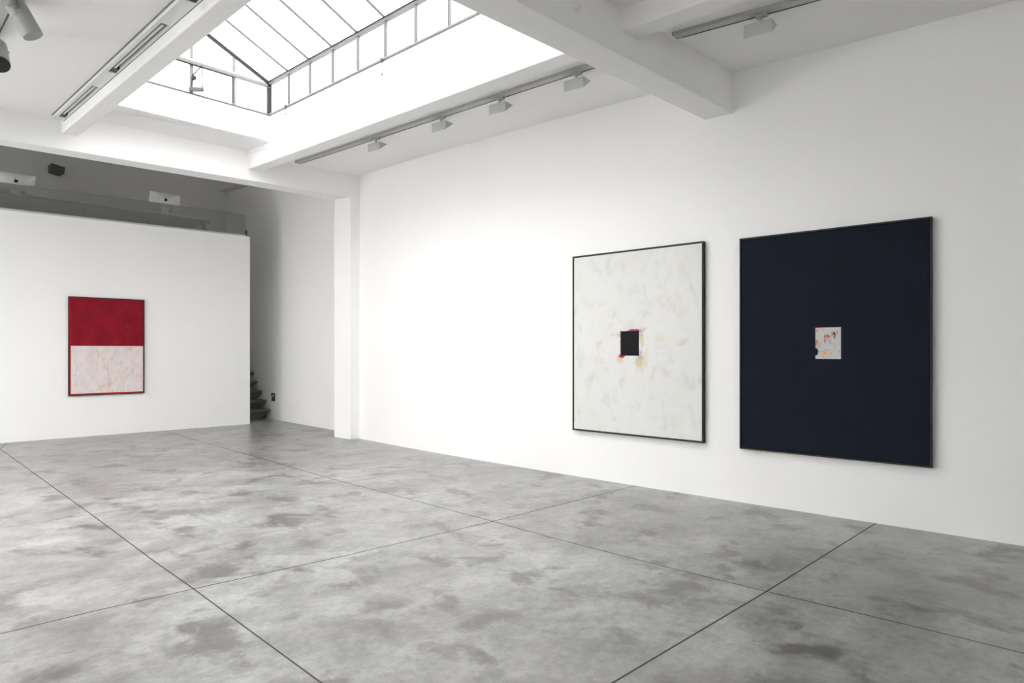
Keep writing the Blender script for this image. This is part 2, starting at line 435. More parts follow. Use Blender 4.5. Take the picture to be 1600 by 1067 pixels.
# passage wall beyond the pillar
def xp(y): return 7.41 + 0.0735 * (y - 10.78)
m = MB(); m.hexa([(xp(10.5), 10.5, 0), (xp(10.5) + .25, 10.5, 0), (xp(17.7) + .25, 17.7, 0), (xp(17.7), 17.7, 0)], [(xp(10.5), 10.5, 6.7), (xp(10.5) + .25, 10.5, 6.7), (xp(17.7) + .25, 17.7, 6.7), (xp(17.7), 17.7, 6.7)])
struct(m, 'wall_passage', M_wall, 'pale wall of the passage between the pillar and the dark stairs', 'wall')
m = MB(); m.hexa([(7.05, 10.3, 4.3), (7.7, 10.3, 4.3), (7.7, 10.82, 4.3), (7.05, 10.82, 4.3)], [(7.05, 10.3, 5.2), (7.7, 10.3, 5.2), (7.7, 10.82, 5.2), (7.05, 10.82, 5.2)])
m.hexa([(7.08, 10.3, 0), (7.75, 10.3, 0), (7.75, 10.78, 0), (7.25, 10.78, 0)], [(7.08, 10.3, 4.35), (7.75, 10.3, 4.35), (7.75, 10.78, 4.35), (7.25, 10.78, 4.35)])
struct(m, 'wall_return', M_wall, 'short white wall return behind the pillar', 'wall')

# far wall with mezzanine
def yf(x): return 14.351 - 0.0594 * (x - 2.51)
def fwz(x): return 4.045 + 0.011 * (x - 2.51)
m = MB(); m.hexa([(XL, yf(XL), 0), (6.867, yf(6.867), 0), (6.867, yf(6.867) + .14, 0), (XL, yf(XL) + .14, 0)], [(XL, yf(XL), fwz(XL)), (6.867, yf(6.867), fwz(6.867)), (6.867, yf(6.867) + .14, fwz(6.867)), (XL, yf(XL) + .14, fwz(XL))])
struct(m, 'wall_far', M_wall, 'white wall below the mezzanine that carries the red painting', 'wall')
m = MB(); m.box(6.50, yf(6.6) + .14, 0, 6.60, 17.5, 3.7)
struct(m, 'wall_stair', M_wall, 'wall beside the stairs under the mezzanine', 'wall')
m = MB(); m.hexa([(XL, yf(XL) + .14, 3.55), (6.6, yf(6.6) + .14, 3.55), (6.6, 17.6, 3.55), (XL, 17.9, 3.55)], [(XL, yf(XL) + .14, 3.72), (6.6, yf(6.6) + .14, 3.72), (6.6, 17.6, 3.72), (XL, 17.9, 3.72)])
struct(m, 'mezzanine_floor', M_wall, 'floor slab of the office mezzanine', 'floor')
m = MB(); yb = lambda x: 17.44 + 0.0545 * (7.88 - x)
m.hexa([(XL, yb(XL), 0), (8.2, yb(8.2), 0), (8.2, yb(8.2) + .2, 0), (XL, yb(XL) + .2, 0)], [(XL, yb(XL), 6.8), (8.2, yb(8.2), 6.8), (8.2, yb(8.2) + .2, 6.8), (XL, yb(XL) + .2, 6.8)])
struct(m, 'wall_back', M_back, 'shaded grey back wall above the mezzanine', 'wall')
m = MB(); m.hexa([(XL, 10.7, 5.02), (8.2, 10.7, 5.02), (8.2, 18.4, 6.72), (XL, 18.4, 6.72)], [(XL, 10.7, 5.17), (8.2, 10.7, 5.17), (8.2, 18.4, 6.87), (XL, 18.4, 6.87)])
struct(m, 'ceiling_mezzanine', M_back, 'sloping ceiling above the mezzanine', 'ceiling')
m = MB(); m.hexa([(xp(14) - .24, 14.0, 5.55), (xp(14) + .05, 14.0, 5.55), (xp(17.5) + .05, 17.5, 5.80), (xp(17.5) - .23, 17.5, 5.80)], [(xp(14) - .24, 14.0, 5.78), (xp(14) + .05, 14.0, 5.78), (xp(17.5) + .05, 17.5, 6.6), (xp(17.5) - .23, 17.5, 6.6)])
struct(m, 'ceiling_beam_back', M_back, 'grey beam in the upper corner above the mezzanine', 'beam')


# ------------------------------------------------------------------ skylights
def skylight(name, y0, y1, label, detail=True, XR=5.00, XW=2.55):
    ZS, ZE = 5.203, 5.669; XM = (XR + XW) / 2; ZR = ZE + 0.455 * (XR - XM)
    t = world_thing(name, (XM, (y0 + y1) / 2, ZS), label, 'skylight', kind='structure')
    # kerb walls
    k = MB(); k.box(XR + .012, y0, 4.795, XR + .15, y1, ZS); k.box(XW - .15, y0, 4.795, XW, y1, ZS)
    k.box(XW - .15, y1, 4.795, XR + .15, y1 + .12, ZS); k.box(XW - .15, y0 - .12, 4.795, XR + .15, y0, ZS)
    k.build('kerb_wall', M_ceil, t)
    # sill, eaves, corner posts
    for x in (XR, XW):
        MB().box(x - .02, y0, ZS - .012, x + .03, y1, ZS + .008).build('sill_rail', M_frame_l, t)
        e = MB().bar((x + .005, y0, ZE + .01), (x + .005, y1, ZE + .01), .05, .045); e.build('eave_rail', M_frame_w, t)
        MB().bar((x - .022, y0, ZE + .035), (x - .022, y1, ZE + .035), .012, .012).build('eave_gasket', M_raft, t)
        for y in (y0, y1): MB().box(x - .03, y - .02, ZS, x + .03, y + .02, ZE).build('corner_post', M_raft, t)
    n = int(round((y1 - y0) / 0.5845))
    for i in range(1, n):
        y = y1 - i * (y1 - y0) / n
        for x in (XR, XW):
            MB().box(x - .015, y - .013, ZS, x + .02, y + .013, ZE).build('mullion', M_frame_w, t)
            MB().bar((x, y, ZE + .03), (XM, y, ZR + .03), .02, .025).build('glazing_bar', M_bar, t)
    MB().bar((XM, y0, ZR + .02), (XM, y1, ZR + .02), .06, .05).build('ridge_beam', M_frame_w, t)
    for y in (y0, y1):
        for x in (XR, XW): MB().bar((x, y - .01, ZE + .01), (XM, y - .01, ZR + .01), .035, .045).build('rafter', M_raft, t)
        s = -1 if y == y1 else 1
        MB().box(XW, y - .02, ZE - .045, XR, y + .03, ZE + .0).build('gable_transom', M_frame_l, t)
        MB().bar((XW, y + s * .03, ZE - .055), (XR, y + s * .03, ZE - .055), .012, .012).build('transom_drip', M_bar, t)
        for x in [XR - (5 - q) * (XR - XW) / 2.45 for q in (3.23, 3.845, 4.45)]:
            MB().box(x - .022, y - .015, ZS - .0, x + .022, y + .015, ZE - .05).build('gable_mullion', M_frame_l, t)
            h = ZE + 0.455 * (min(XR - x, x - XW))
            MB().box(x - .022, y - .015, ZE + .03, x + .022, y + .015, h).build('gable_mullion', M_frame_l, t)
        MB().box(XW, y - .02, ZS - .01, XR, y + .02, ZS + .01).build('gable_sill', M_frame_w, t)
    g = MB()
    for x in (XR, XW): g.poly([(x + .01, y0, ZS), (x + .01, y1, ZS), (x + .01, y1, ZE), (x + .01, y0, ZE)])
    g.build('side_glass', M_glass if detail else M_glass2, t)
    g = MB()
    for y in (y0, y1): g.poly([(XW, y + .005, ZS), (XR, y + .005, ZS), (XR, y + .005, ZE), (XM, y + .005, ZR), (XW, y + .005, ZE)])
    g.build('gable_glass', M_glass if detail else M_glass2, t)
    g = MB()
    for x in (XR, XW): g.poly([(x, y0, ZE + .03), (x, y1, ZE + .03), (XM, y1, ZR + .03), (XM, y0, ZR + .03)])
    g.build('roof_glass', M_glass if detail else M_glass2, t)
    if detail:
        y = y1 - .035                                     # opening sash of the gable, dark edges
        MB().bar((3.26, y, ZE - .07), (4.425, y, ZE - .07), .02, .014).bar((4.42, y, ZE - .075), (4.42, y, ZS + .02), .014, .014, (1, 0, 0)).build('sash_gasket', M_raft, t)
    return t


sky1 = skylight('window_1', 3.79, 9.635, 'large gabled rooflight with white glazing bars over the hall')
skylight('fill_rooflight', 3.79, 9.635, 'added unseen rooflight over the left aisle, for fill light', False, -0.2, -4.6)  # unseen, added as soft fill for the far and right walls

# window opener on the gable and the pull cords
y = 9.60
t = world_thing('window_opener', (3.89, y, 5.25), 'small grey crank opener with scissor arms on the rooflight gable', 'window opener')
m = MB().bar((3.79, y - .02, 5.235), (3.985, y - .03, 5.285), .055, .055); m.build('gear_box', M_bar, t, bevel=.008)
MB().tube([(3.95, y - .05, 5.285), (3.975, y - .07, 5.25), (3.955, y - .06, 5.05)], .0055, 8).build('crank', M_bar, t)
MB().bar((3.82, y - .03, 5.25), (3.835, y - .03, 5.46), .011, .008, (0, 1, 0)).build('arm', M_raft, t)
MB().bar((3.975, y - .03, 5.27), (3.955, y - .04, 5.605), .011, .008, (0, 1, 0)).bar((3.835, y - .03, 5.435), (3.955, y - .05, 5.605), .016, .008, (0, 1, 0)).build('scissor_arm', M_raft, t)
MB().tube([(3.845, y - .03, 5.40), (3.845, y - .07, 5.40)], .03, 12).build('pivot', M_raft, t)
for (x, yy, z0, z1, lb) in ((4.985, 9.10, 5.07, 5.20, 'short thin cord hanging below the rooflight sill near its corner'), (4.985, 6.76, 5.00, 5.19, 'beaded pull chain hanging below the middle of the rooflight sill')):
    t = world_thing('pull_cord', (x, yy, z0), lb, 'cord', 'cords below the rooflight sill')
    MB().tube([(x, yy, z1), (x, yy, z0 + .01)], .005, 8).build('cord', M_bar, t)
    MB().tube([(x, yy, z0 + .03), (x, yy, z0)], .009, 8).build('pull_bead', M_bar, t)
    MB().box(x - .02, yy - .02, z1 - .01, x + .014, yy + .02, z1 + .02).build('hook', M_bar, t)

# ------------------------------------------------------------------ fluorescent trough along the left beam
def xt(y): return wl_out(y) - .007
t = world_thing('fluorescent_trough', (xt(7), 7, zc(2.3, 7)), 'long white ceiling trough with recessed fluorescent fittings beside the rooflight beam', 'ceiling light')
Wd, Hh = .125, .055
def tr(y0, y1, a, b, z0, z1, m_):     # slab between offsets a..b from right edge
    def P(y, o, z): return (xt(y) - o, y, zc(xt(y), y) + z)
    m_.hexa([P(y0, b, z0), P(y0, a, z0), P(y1, a, z0), P(y1, b, z0)], [P(y0, b, z1), P(y0, a, z1), P(y1, a, z1), P(y1, b, z1)])
Y0, Y1 = 3.65, 10.36
m = MB(); tr(Y0, Y1, 0, Wd, -.008, -.0, m); tr(Y0, Y1, Wd - .036, Wd, -Hh, -.008, m); tr(Y0, Y1, 0, .012, -Hh, -.008, m)
m.build('channel', M_tr, t)
m = MB(); tr(Y0, Y1, Wd, Wd + .005, -.020, 0, m); m.build('edge_shadow_line', M_shadow_line, t)  # dark strip painted in for the shadow gap at the outer edge
m = MB(); tr(Y0, Y1, -.007, .001, -Hh - .002, 0, m); m.build('edge_shadow_line', M_shadow_line, t)  # same shadow gap drawn as a strip on the beam side
ops = [(8.58, 10.20), (6.33, 7.97), (4.08, 5.72)]
edges = [Y0] + [v for o in sorted(ops) for v in o] + [Y1]
for a, b in zip(edges[::2], edges[1::2]):
    m = MB(); tr(a, b, .012, Wd - .036, -Hh, -.04, m); m.build('cover_plate', M_tr, t)
for a, b in ops:
    m = MB(); tr(a, b, .016, Wd - .040, -.012, -.009, m); m.build('reflector', M_refl, t)
    m = MB(); tr(a, b, Wd - .041, Wd - .036, -Hh - .002, -.012, m); m.build('opening_shadow_line', M_shadow_line, t)
    m = MB(); p = lambda y: (xt(y) - .055, y, zc(xt(y), y) - .030)
    m.tube([p(a + .05), p(b - .12)], .016, 12); m.build('lamp_tube', M_fixw, t, smooth=True)
    m = MB(); tr(b - .13, b, .014, Wd - .037, -.046, -.012, m); m.build('lamp_socket', M_black, t)
    m = MB(); tr(a, a + .03, .014, Wd - .037, -.046, -.012, m); m.build('lamp_socket', M_black, t)

# ------------------------------------------------------------------ lighting tracks
def track(xf, y0, y1, label, zoff=0.0):
    t = world_thing('lighting_track', (xf(y0), y0, zc(xf(y0), y0)), label, 'lighting track')
    def P(y, o, z): return (xf(y) + o, y, zc(xf(y), y) + z + zoff)
    def hx(a, b, z0, z1, m_, ya=y0, yb_=y1): m_.hexa([P(ya, a, z0), P(ya, b, z0), P(yb_, b, z0), P(yb_, a, z0)], [P(ya, a, z1), P(ya, b, z1), P(yb_, b, z1), P(yb_, a, z1)])
    m = MB(); hx(-.085, .0, -.032, 0, m); m.build('rail', M_track, t, bevel=.002)
    m = MB(); hx(.0, .012, -.034, 0, m); m.build('contact_slot', M_black, t)
    m = MB(); hx(-.087, .013, -.034, 0, m, y1 - .06, y1 + .004); m.build('end_cap', M_track, t)
    return t


def xt1(y): return 5.675 + 0.0225 * (y - 4.0)
track(xt1, 3.45, 10.16, 'grey lighting track with four wall washers along the right ceiling')
def xt2(y): return 5.61 - 0.085 * (y - 3.07)
track(xt2, -1.0, 3.07, 'grey lighting track in the near bay with one wall washer')
def xt3(y): return 1.30 + 0.05 * (y - 6.87)
track(xt3, 3.6, 10.6, 'grey lighting track at the upper left corner of the view')

# wall washers: triangular prism housing on a stem
def washer():
    t = thing('wall_washer', (0, 0, 0), '', 'spotlight')
    MB().box(-.030, -.055, -.052, .022, .040, -.030).build('adapter', M_fix, t, bevel=.003)
    MB().tube([(-.008, .0, -.05), (-.008, .0, -.098)], [.015, .015], 12).build('stem', M_fix, t)
    A, B_, C_ = (-.045, -.095), (.118, -.097), (-.045, -.215)      # (x, z) section: top, tip, bottom
    y0, y1 = -.105, .135
    m = MB(); m.hexa([(A[0], y0, A[1]), (B_[0], y0, B_[1]), (B_[0], y1, B_[1]), (A[0], y1, A[1])][::1], [(A[0] + .001, y0, A[1] + .001), (B_[0], y0, B_[1] + .002), (B_[0], y1, B_[1] + .002), (A[0] + .001, y1, A[1] + .001)])
    m = MB()
    i = 0; m.v = [(A[0], y0, A[1]), (B_[0], y0, B_[1]), (C_[0], y0, C_[1]), (A[0], y1, A[1]), (B_[0], y1, B_[1]), (C_[0], y1, C_[1])]
    m.f = [(0, 1, 2), (5, 4, 3), (0, 3, 4, 1), (1, 4, 5, 2), (2, 5, 3, 0)]; m.mi = [0] * 5
    m.build('housing', M_fix, t, bevel=.004)
    n = Vector((-.07, 0, -.17)).normalized(); q = lambda u, y: (C_[0] + (B_[0] - C_[0]) * u + .003, y, C_[1] + (B_[1] - C_[1]) * u - .003)
    m = MB(); m.hexa([q(.12, y0 + .02), q(.88, y0 + .02), q(.88, y1 - .02), q(.12, y1 - .02)], [(a[0] + .001, a[1], a[2] + .006) for a in (q(.12, y0 + .02), q(.88, y0 + .02), q(.88, y1 - .02), q(.12, y1 - .02))])
    m.build('diffuser', M_refl, t)
    return t


G = 'wall washers on the ceiling tracks'
w0 = washer()
WS = [(xt1, 4.284, 'grey wall washer nearest the near cross beam on the long track'),
      (xt1, 5.432, 'grey wall washer second from the near cross beam on the long track'),
      (xt1, 6.50, 'grey wall washer third from the near cross beam on the long track'),
      (xt1, 7.95, 'grey wall washer closest to the far pillar on the long track'),
      (xt2, 2.305, 'large grey wall washer hanging in the near bay above the navy painting')]
for k, (fx, y, lb) in enumerate(WS):
    o = w0 if k == 0 else copy_tree(w0)
    o.location = (fx(y), y, zc(fx(y), y)); o.rotation_euler = (0, 0, math.radians(7)); tag(o, lb, 'spotlight', G)

# cylinder spotlights on the left track
def spot(name, loc, axis, L, R, label, open_end, top):
    t = world_thing(name, loc, label, 'spotlight', 'cylinder spotlights on the left track')
    p = Vector(loc); d = Vector(axis).normalized(); a = p - d * L / 2; b = p + d * L / 2
    s = a + d * L * .38
    MB().tube([a, a + d * .004, s - d * .003], [R * .93, R, R], 32).build('rear_body', M_fixd, t, smooth=False)
    MB().tube([s - d * .003, s + d * .003], [R * .95, R * .95], 32).build('seam_ring', M_track, t)
    m = MB(); m.tube([s + d * .003, b], [R, R], 32, caps=False); m.tube([b, b - d * .002, s + d * .02], [R, R * .90, R * .86], 32, caps=False)
    m.build('front_body', M_fixd, t, smooth=True)
    if not open_end:
        m = MB(); m.tube([b - d * .006, b - d * .002, b], [R * .97, R * .97, R * .93], 32); m.build('front_disc', M_fixd, t)
    else: m = MB(); m.tube([b - d * .001, b + d * .004, b + d * .004, b - d * .04], [R * 1.01, R * 1.01, R * .90, R * .84], 32, caps=False); m.build('rim', M_black, t, smooth=True)
    if open_end: m = MB(); m.tube([b - d * .035, b - d * .075, b - d * .11], [R * .78, R * .6, R * .25], 32, caps=False); m.build('reflector', M_refl, t, smooth=True)
    sd = d.cross(Vector((0, 0, 1))).normalized()
    q = a + d * L * .25; up = Vector(top)
    for sg in (1, -1):
        MB().bar(q + sd * sg * (R + .006), up + sd * sg * .02, .03, .008, sd).build('bracket', M_fixd, t)
    MB().tube([up - Vector((0, 0, .04)), up + Vector((0, 0, .02))], .028, 16).build('adapter', M_fixd, t)


spot('spotlight', (1.369, 6.875, 4.401), (0.429, -0.190, -0.883), .27, .078, 'grey cylinder spotlight seen from the side at the top left corner', False, (1.26, 6.78, 4.49))
spot('spotlight', (1.325, 7.66, 4.33), (-0.02, -0.35, -0.42), .30, .082, 'grey cylinder spotlight with black rim cut by the left picture edge', True, (1.28, 7.72, 4.53))

# little hook on the near cross beam
x = 4.235; yk = ynear(x)
t = world_thing('beam_hook', (x, yk, 4.30), 'tiny white hook on the side of the near cross beam', 'hook')
MB().tube([(x, yk, 4.30), (x, yk - .02, 4.30)], .016, 12).build('plate', M_fixw, t)
MB().tube([(x, yk - .02, 4.30), (x, yk - .045, 4.29), (x, yk - .045, 4.325)], .007, 8).build('prong', M_fixw, t)

# ------------------------------------------------------------------ mezzanine edge: metal channel, smoked glass, bracket
t = world_thing('glass_parapet', (2.5, yf(2.5), 4.06), 'low smoked glass parapet on top of the far wall', 'parapet')
x1 = 6.78; PP = lambda x, o, z: (x, yf(x) + o, fwz(x) + z)
m = MB(); m.hexa([PP(XL, .0, .0), PP(x1, .0, .0), PP(x1, .06, .0), PP(XL, .06, .0)], [PP(XL, .0, .042), PP(x1, .0, .030), PP(x1, .06, .03), PP(XL, .06, .042)]); m.build('base_channel', M_fix, t)
m = MB(); m.hexa([PP(XL, .02, .03), PP(x1, .02, .03), PP(x1, .035, .03), PP(XL, .035, .03)], [PP(XL, .02, .47), PP(x1, .02, .485), PP(x1, .035, .485), PP(XL, .035, .47)]); m.build('glass_pane', M_parapet, t)
MB().box(6.783, yf(6.8) + .0, fwz(6.8) + .01, 6.808, yf(6.8) + .05, fwz(6.8) + .135).build('end_bracket', M_black, t)

# desk with computers behind the parapet
t = world_thing('office_desk', (4.2, 15.6, 3.72), 'long dark desk behind the smoked glass parapet', 'desk')
MB().box(1.5, 15.0, 4.45, 6.4, 16.4, 4.49).build('desk_top', M_desk, t, bevel=.004)
for x in (1.6, 4.0, 6.3):
    for yy in (15.1, 16.3): MB().box(x - .03, yy - .03, 3.72, x + .03, yy + .03, 4.45).build('leg', M_desk, t)


def computer(loc, rz, label):
    t = thing('desktop_computer', loc, label, 'computer', 'computers on the mezzanine desk', (math.radians(13), 0, rz))
    # local: back faces -Y (towards the hall), origin at foot
    w_, h_, n = .325, .41, 12
    m = MB(); P = {}
    for i in range(n + 1):
        for j in range(n + 1):
            u = -1 + 2 * i / n; v = -1 + 2 * j / n
            dep = .055 * (1 - abs(u) ** 2.4) * (1 - abs(v) ** 2.4)
            P[i, j] = (u * w_, -.006 - dep, .33 + v * h_ / 2 + .0)
    for i in range(n):
        for j in range(n): m.poly([P[i, j], P[i + 1, j], P[i + 1, j + 1], P[i, j + 1]])
    fr = lambda i, j: (P[i, j][0], .004, P[i, j][2])
    ring = [(i, 0) for i in range(n)] + [(n, j) for j in range(n)] + [(i, n) for i in range(n, 0, -1)] + [(0, j) for j in range(n, 0, -1)]
    for a, b in zip(ring, ring[1:] + ring[:1]): m.poly([P[a], fr(*a), fr(*b), P[b]])
    m.poly([fr(*a) for a in ring])
    m.build('shell', M_alu, t, smooth=True)
    MB().box(-w_ + .008, .004, .135, w_ - .008, .008, .527).build('screen', M_black, t)
    m = MB(); m.bar((0, -.03, .30), (0, -.09, .012), .16, .012, (0, 1, 0)); m.build('stand', M_alu, t)
    MB().box(-.10, -.12, 0, .10, .09, .010).build('foot', M_alu, t, bevel=.003)
    # black bitten-fruit logo with leaf
    pts = []
    for k in range(40):
        a = 2 * math.pi * k / 40; r = .036 * (1 + .06 * math.cos(2 * a))
        x = r * math.cos(a) * .95; z = r * math.sin(a) * .98
        if abs(x) < .014 and z > 0: z -= .007 * (1 - abs(x) / .014)
        if abs(x) < .012 and z < 0: z += .004 * (1 - abs(x) / .012)
        dx, dz = x - .043, z - .004; d = math.hypot(dx, dz)
        if d < .019: x, z = .043 + dx / d * -.0 - math.sqrt(max(0, .019 ** 2 - dz * dz)), z
        pts.append((x, z))
    zc0 = .395
    m = MB(); m.hexa([(-x, -.064, zc0 + z) for x, z in pts], [(-x, -.050, zc0 + z) for x, z in pts])
    lf = [(.002, .040), (.004, .052), (.012, .062), (.020, .064), (.019, .054), (.012, .044)]
    m.hexa([(-x, -.064, zc0 + z) for x, z in lf], [(-x, -.0595, zc0 + z) for x, z in lf])
    m.build('logo', M_black, t)
    return t


computer((5.775, 16.02, 4.62), 0.0, 'silver all-in-one computer seen from behind, on the right half of the mezzanine desk')
computer((3.02, 16.0, 4.525), 0.0, 'silver all-in-one computer seen from behind, cut by the left picture edge')
t = world_thing('book_stack', (5.775, 16.0, 4.49), 'low dark riser box under the right computer', 'box')
MB().box(5.60, 15.85, 4.49, 5.95, 16.2, 4.585).build('body', M_desk, t, bevel=.003)
m = MB().box(5.63, 15.842, 4.51, 5.92, 15.85, 4.565); m.build('front_panel', M_spk, t)

# white crumpled paper
m = MB(); n1, n2 = 22, 8; P = {}
for i in range(n1 + 1):
    for j in range(n2 + 1):
        u = i / n1; v = j / n2
        prof = .13 + .035 * math.exp(-((u - .12) / .10) ** 2) + .055 * math.exp(-((u - .80) / .13) ** 2) - .02 * u
        edge = (4 * v * (1 - v)) ** .4 * min(1, (u * (1 - u)) * 14 + .05)
        P[i, j] = (3.02 + .40 * u, 15.05 + .22 * v + .02 * math.sin(7 * u), 4.492 + prof * edge + .010 * random.uniform(-1, 1) * edge)
for i in range(n1):
    for j in range(n2): m.poly([P[i, j], P[i + 1, j], P[i + 1, j + 1], P[i, j + 1]])
m.poly([P[i, 0] for i in range(n1 + 1)] + [P[n1, j] for j in range(1, n2 + 1)] + [P[i, n2] for i in range(n1 - 1, -1, -1)] + [P[0, j] for j in range(n2 - 1, 0, -1)])
o = m.build('crumpled_paper', M_cloth); tag(o, 'crumpled white paper lying on the mezzanine desk', 'paper')

# loudspeaker on the back wall
t = thing('loudspeaker', (4.05, 17.42, 5.60), 'small dark loudspeaker box fixed to the grey back wall', 'loudspeaker', rot=(math.radians(-14), math.radians(5), math.radians(16)))
MB().hexa([(-.15, -.09, -.085), (.12, -.09, -.085), (.11, .09, -.085), (-.12, .09, -.085)], [(-.15, -.09, .085), (.15, -.09, .085), (.13, .09, .085), (-.12, .09, .085)]).build('cabinet', M_spk, t, bevel=.008)
MB().box(-.135, -.096, -.07, .115, -.09, .07).build('grille', M_spk, t)
MB().tube([(0, .06, 0), (0, .20, .0)], .02, 10).build('wall_bracket', M_black, t)

# ------------------------------------------------------------------ stairs behind the far wall
t = world_thing('staircase', (7.1, 14.75, 0), 'dark concrete stairs with undercut risers behind the far wall', 'stairs')
zt = [.235, .445, .655, .87, 1.08, 1.29, 1.50, 1.71]
for k, z in enumerate(zt):
    y0 = 14.72 + .25 * k; xr = xp(y0) - .02
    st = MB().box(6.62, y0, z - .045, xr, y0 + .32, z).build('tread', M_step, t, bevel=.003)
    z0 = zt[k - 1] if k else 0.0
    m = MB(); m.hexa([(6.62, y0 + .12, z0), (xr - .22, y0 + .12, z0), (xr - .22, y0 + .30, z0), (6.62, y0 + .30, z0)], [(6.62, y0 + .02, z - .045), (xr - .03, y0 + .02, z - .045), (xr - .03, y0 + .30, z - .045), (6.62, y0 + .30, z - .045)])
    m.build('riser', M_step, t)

# socket and flush panels on the passage wall
def on_wall(name, y0, y1, z0, z1, th, mat, parent):
    d = th
    return MB().hexa([(xp(y0) - d, y0, z0), (xp(y0) + .0, y0, z0), (xp(y1) + .0, y1, z0), (xp(y1) - d, y1, z0)], [(xp(y0) - d, y0, z1), (xp(y0) + .0, y0, z1), (xp(y1) + .0, y1, z1), (xp(y1) - d, y1, z1)]).build(name, mat, parent)


t = world_thing('wall_socket', (xp(14.6), 14.62, .44), 'black socket plate with white inserts on the passage wall by the stairs', 'socket')
on_wall('plate', 14.53, 14.72, .43, .615, .010, M_black, t)
on_wall('insert', 14.585, 14.625, .53, .59, .014, M_fixw, t); on_wall('insert', 14.66, 14.69, .46, .54, .014, M_fix, t)
t = world_thing('access_panel', (xp(13.6), 13.6, .35), 'flush white access panel low on the passage wall', 'access panel')
on_wall('panel', 13.37, 13.83, .34, .50, .006, M_wall, t); on_wall('frame', 13.35, 13.37, .33, .51, .009, M_fixw, t)
t = world_thing('light_switch', (xp(14.2), 14.2, 1.10), 'tiny white light switch on the passage wall above the access panel', 'switch')
on_wall('plate', 14.17, 14.26, 1.06, 1.20, .008, M_fixw, t); on_wall('rocker', 14.19, 14.24, 1.09, 1.17, .012, M_fixw, t)


# ------------------------------------------------------------------ paintings
def canvas_white():
    t = NT('off_white_oil_paint'); uv = t.coord('UV'); s = t.xyz(uv); u, v = s[0], s[1]
    wv = t.noise(uv, 9, 4); wf = t.noise(t.mapping(uv, (1, 1.2, 1)), 26, 3)
    wd = t.noise(t.mapping(uv, (1.2, 1, 1)), 34, 5, .7)
    n1 = t.noise(t.mapping(uv, (1, 1.2, 1)), 6.5, 6, 0.65); n2 = t.noise(t.mapping(uv, (1.4, 1, 1), (3, 5, 0)), 8, 5, 0.6); n3 = t.noise(t.mapping(uv, (1, 1.2, 1), (8, 1, 0)), 3, 4)
    c = t.mix(n3, (0.70, 0.70, 0.68), (0.76, 0.76, 0.745))
    c = t.mix(t.ramp(n1, [(0.52, 0.0), (0.76, 0.55)]), c, (0.60, 0.56, 0.47))
    c = t.mix(t.ramp(n2, [(0.54, 0.0), (0.76, 0.55)]), c, (0.48, 0.49, 0.50))
    for (cx, cy, rx, ry, col, a, rot) in ((.465, .545, .11, .014, (.35, .34, .33), .55, 0), (.53, .555, .05, .016, (.25, .18, .18), .6, .3),
            (.565, .515, .016, .030, (.62, .50, .28), .85, .2), (.41, .548, .02, .012, (.35, .32, .32), .5, 0),
            (.392, .415, .022, .026, (.72, .52, .36), .9, -.3), (.555, .392, .035, .038, (.62, .50, .30), .9, .2), (.60, .42, .018, .05, (.70, .62, .46), .7, -.1),
            (.555, .435, .02, .03, (.28, .33, .42), .6, 0), (.405, .50, .012, .05, (.55, .40, .38), .5, 0),
            (.87, .50, .035, .016, (.60, .48, .30), .55, .2), (.23, .50, .02, .013, (.60, .48, .30), .5, .3), (.70, .525, .03, .02, (.66, .58, .42), .5, 0)):
        c = t.mix(t.math('MULTIPLY', t.blob(u, v, cx, cy, rx, ry, wd, 1.5, .6, rot), a * .8), c, col)
    c = t.mix(t.math('MULTIPLY', t.blob(u, v, .505, .565, .052, .010, wf, .5, .3), .9), c, (0.42, 0.02, 0.07))
    c = t.mix(t.math('MULTIPLY', t.blob(u, v, .412, .427, .024, .010, wf, .4, .3), .95), c, (0.42, 0.01, 0.06))
    c = t.mix(t.math('MULTIPLY', t.box(u, v, .395, .43, .402, .57, .003), .5), c, (0.45, 0.10, 0.14))
    c = t.mix(t.box(u, v, .400, .429, .546, .565, .0015), c, (0.0165, 0.0165, 0.018))
    t.bump(t.math('ADD', wv, wf), .12, .01)
    return t.fin(c, .75, 0, .08)


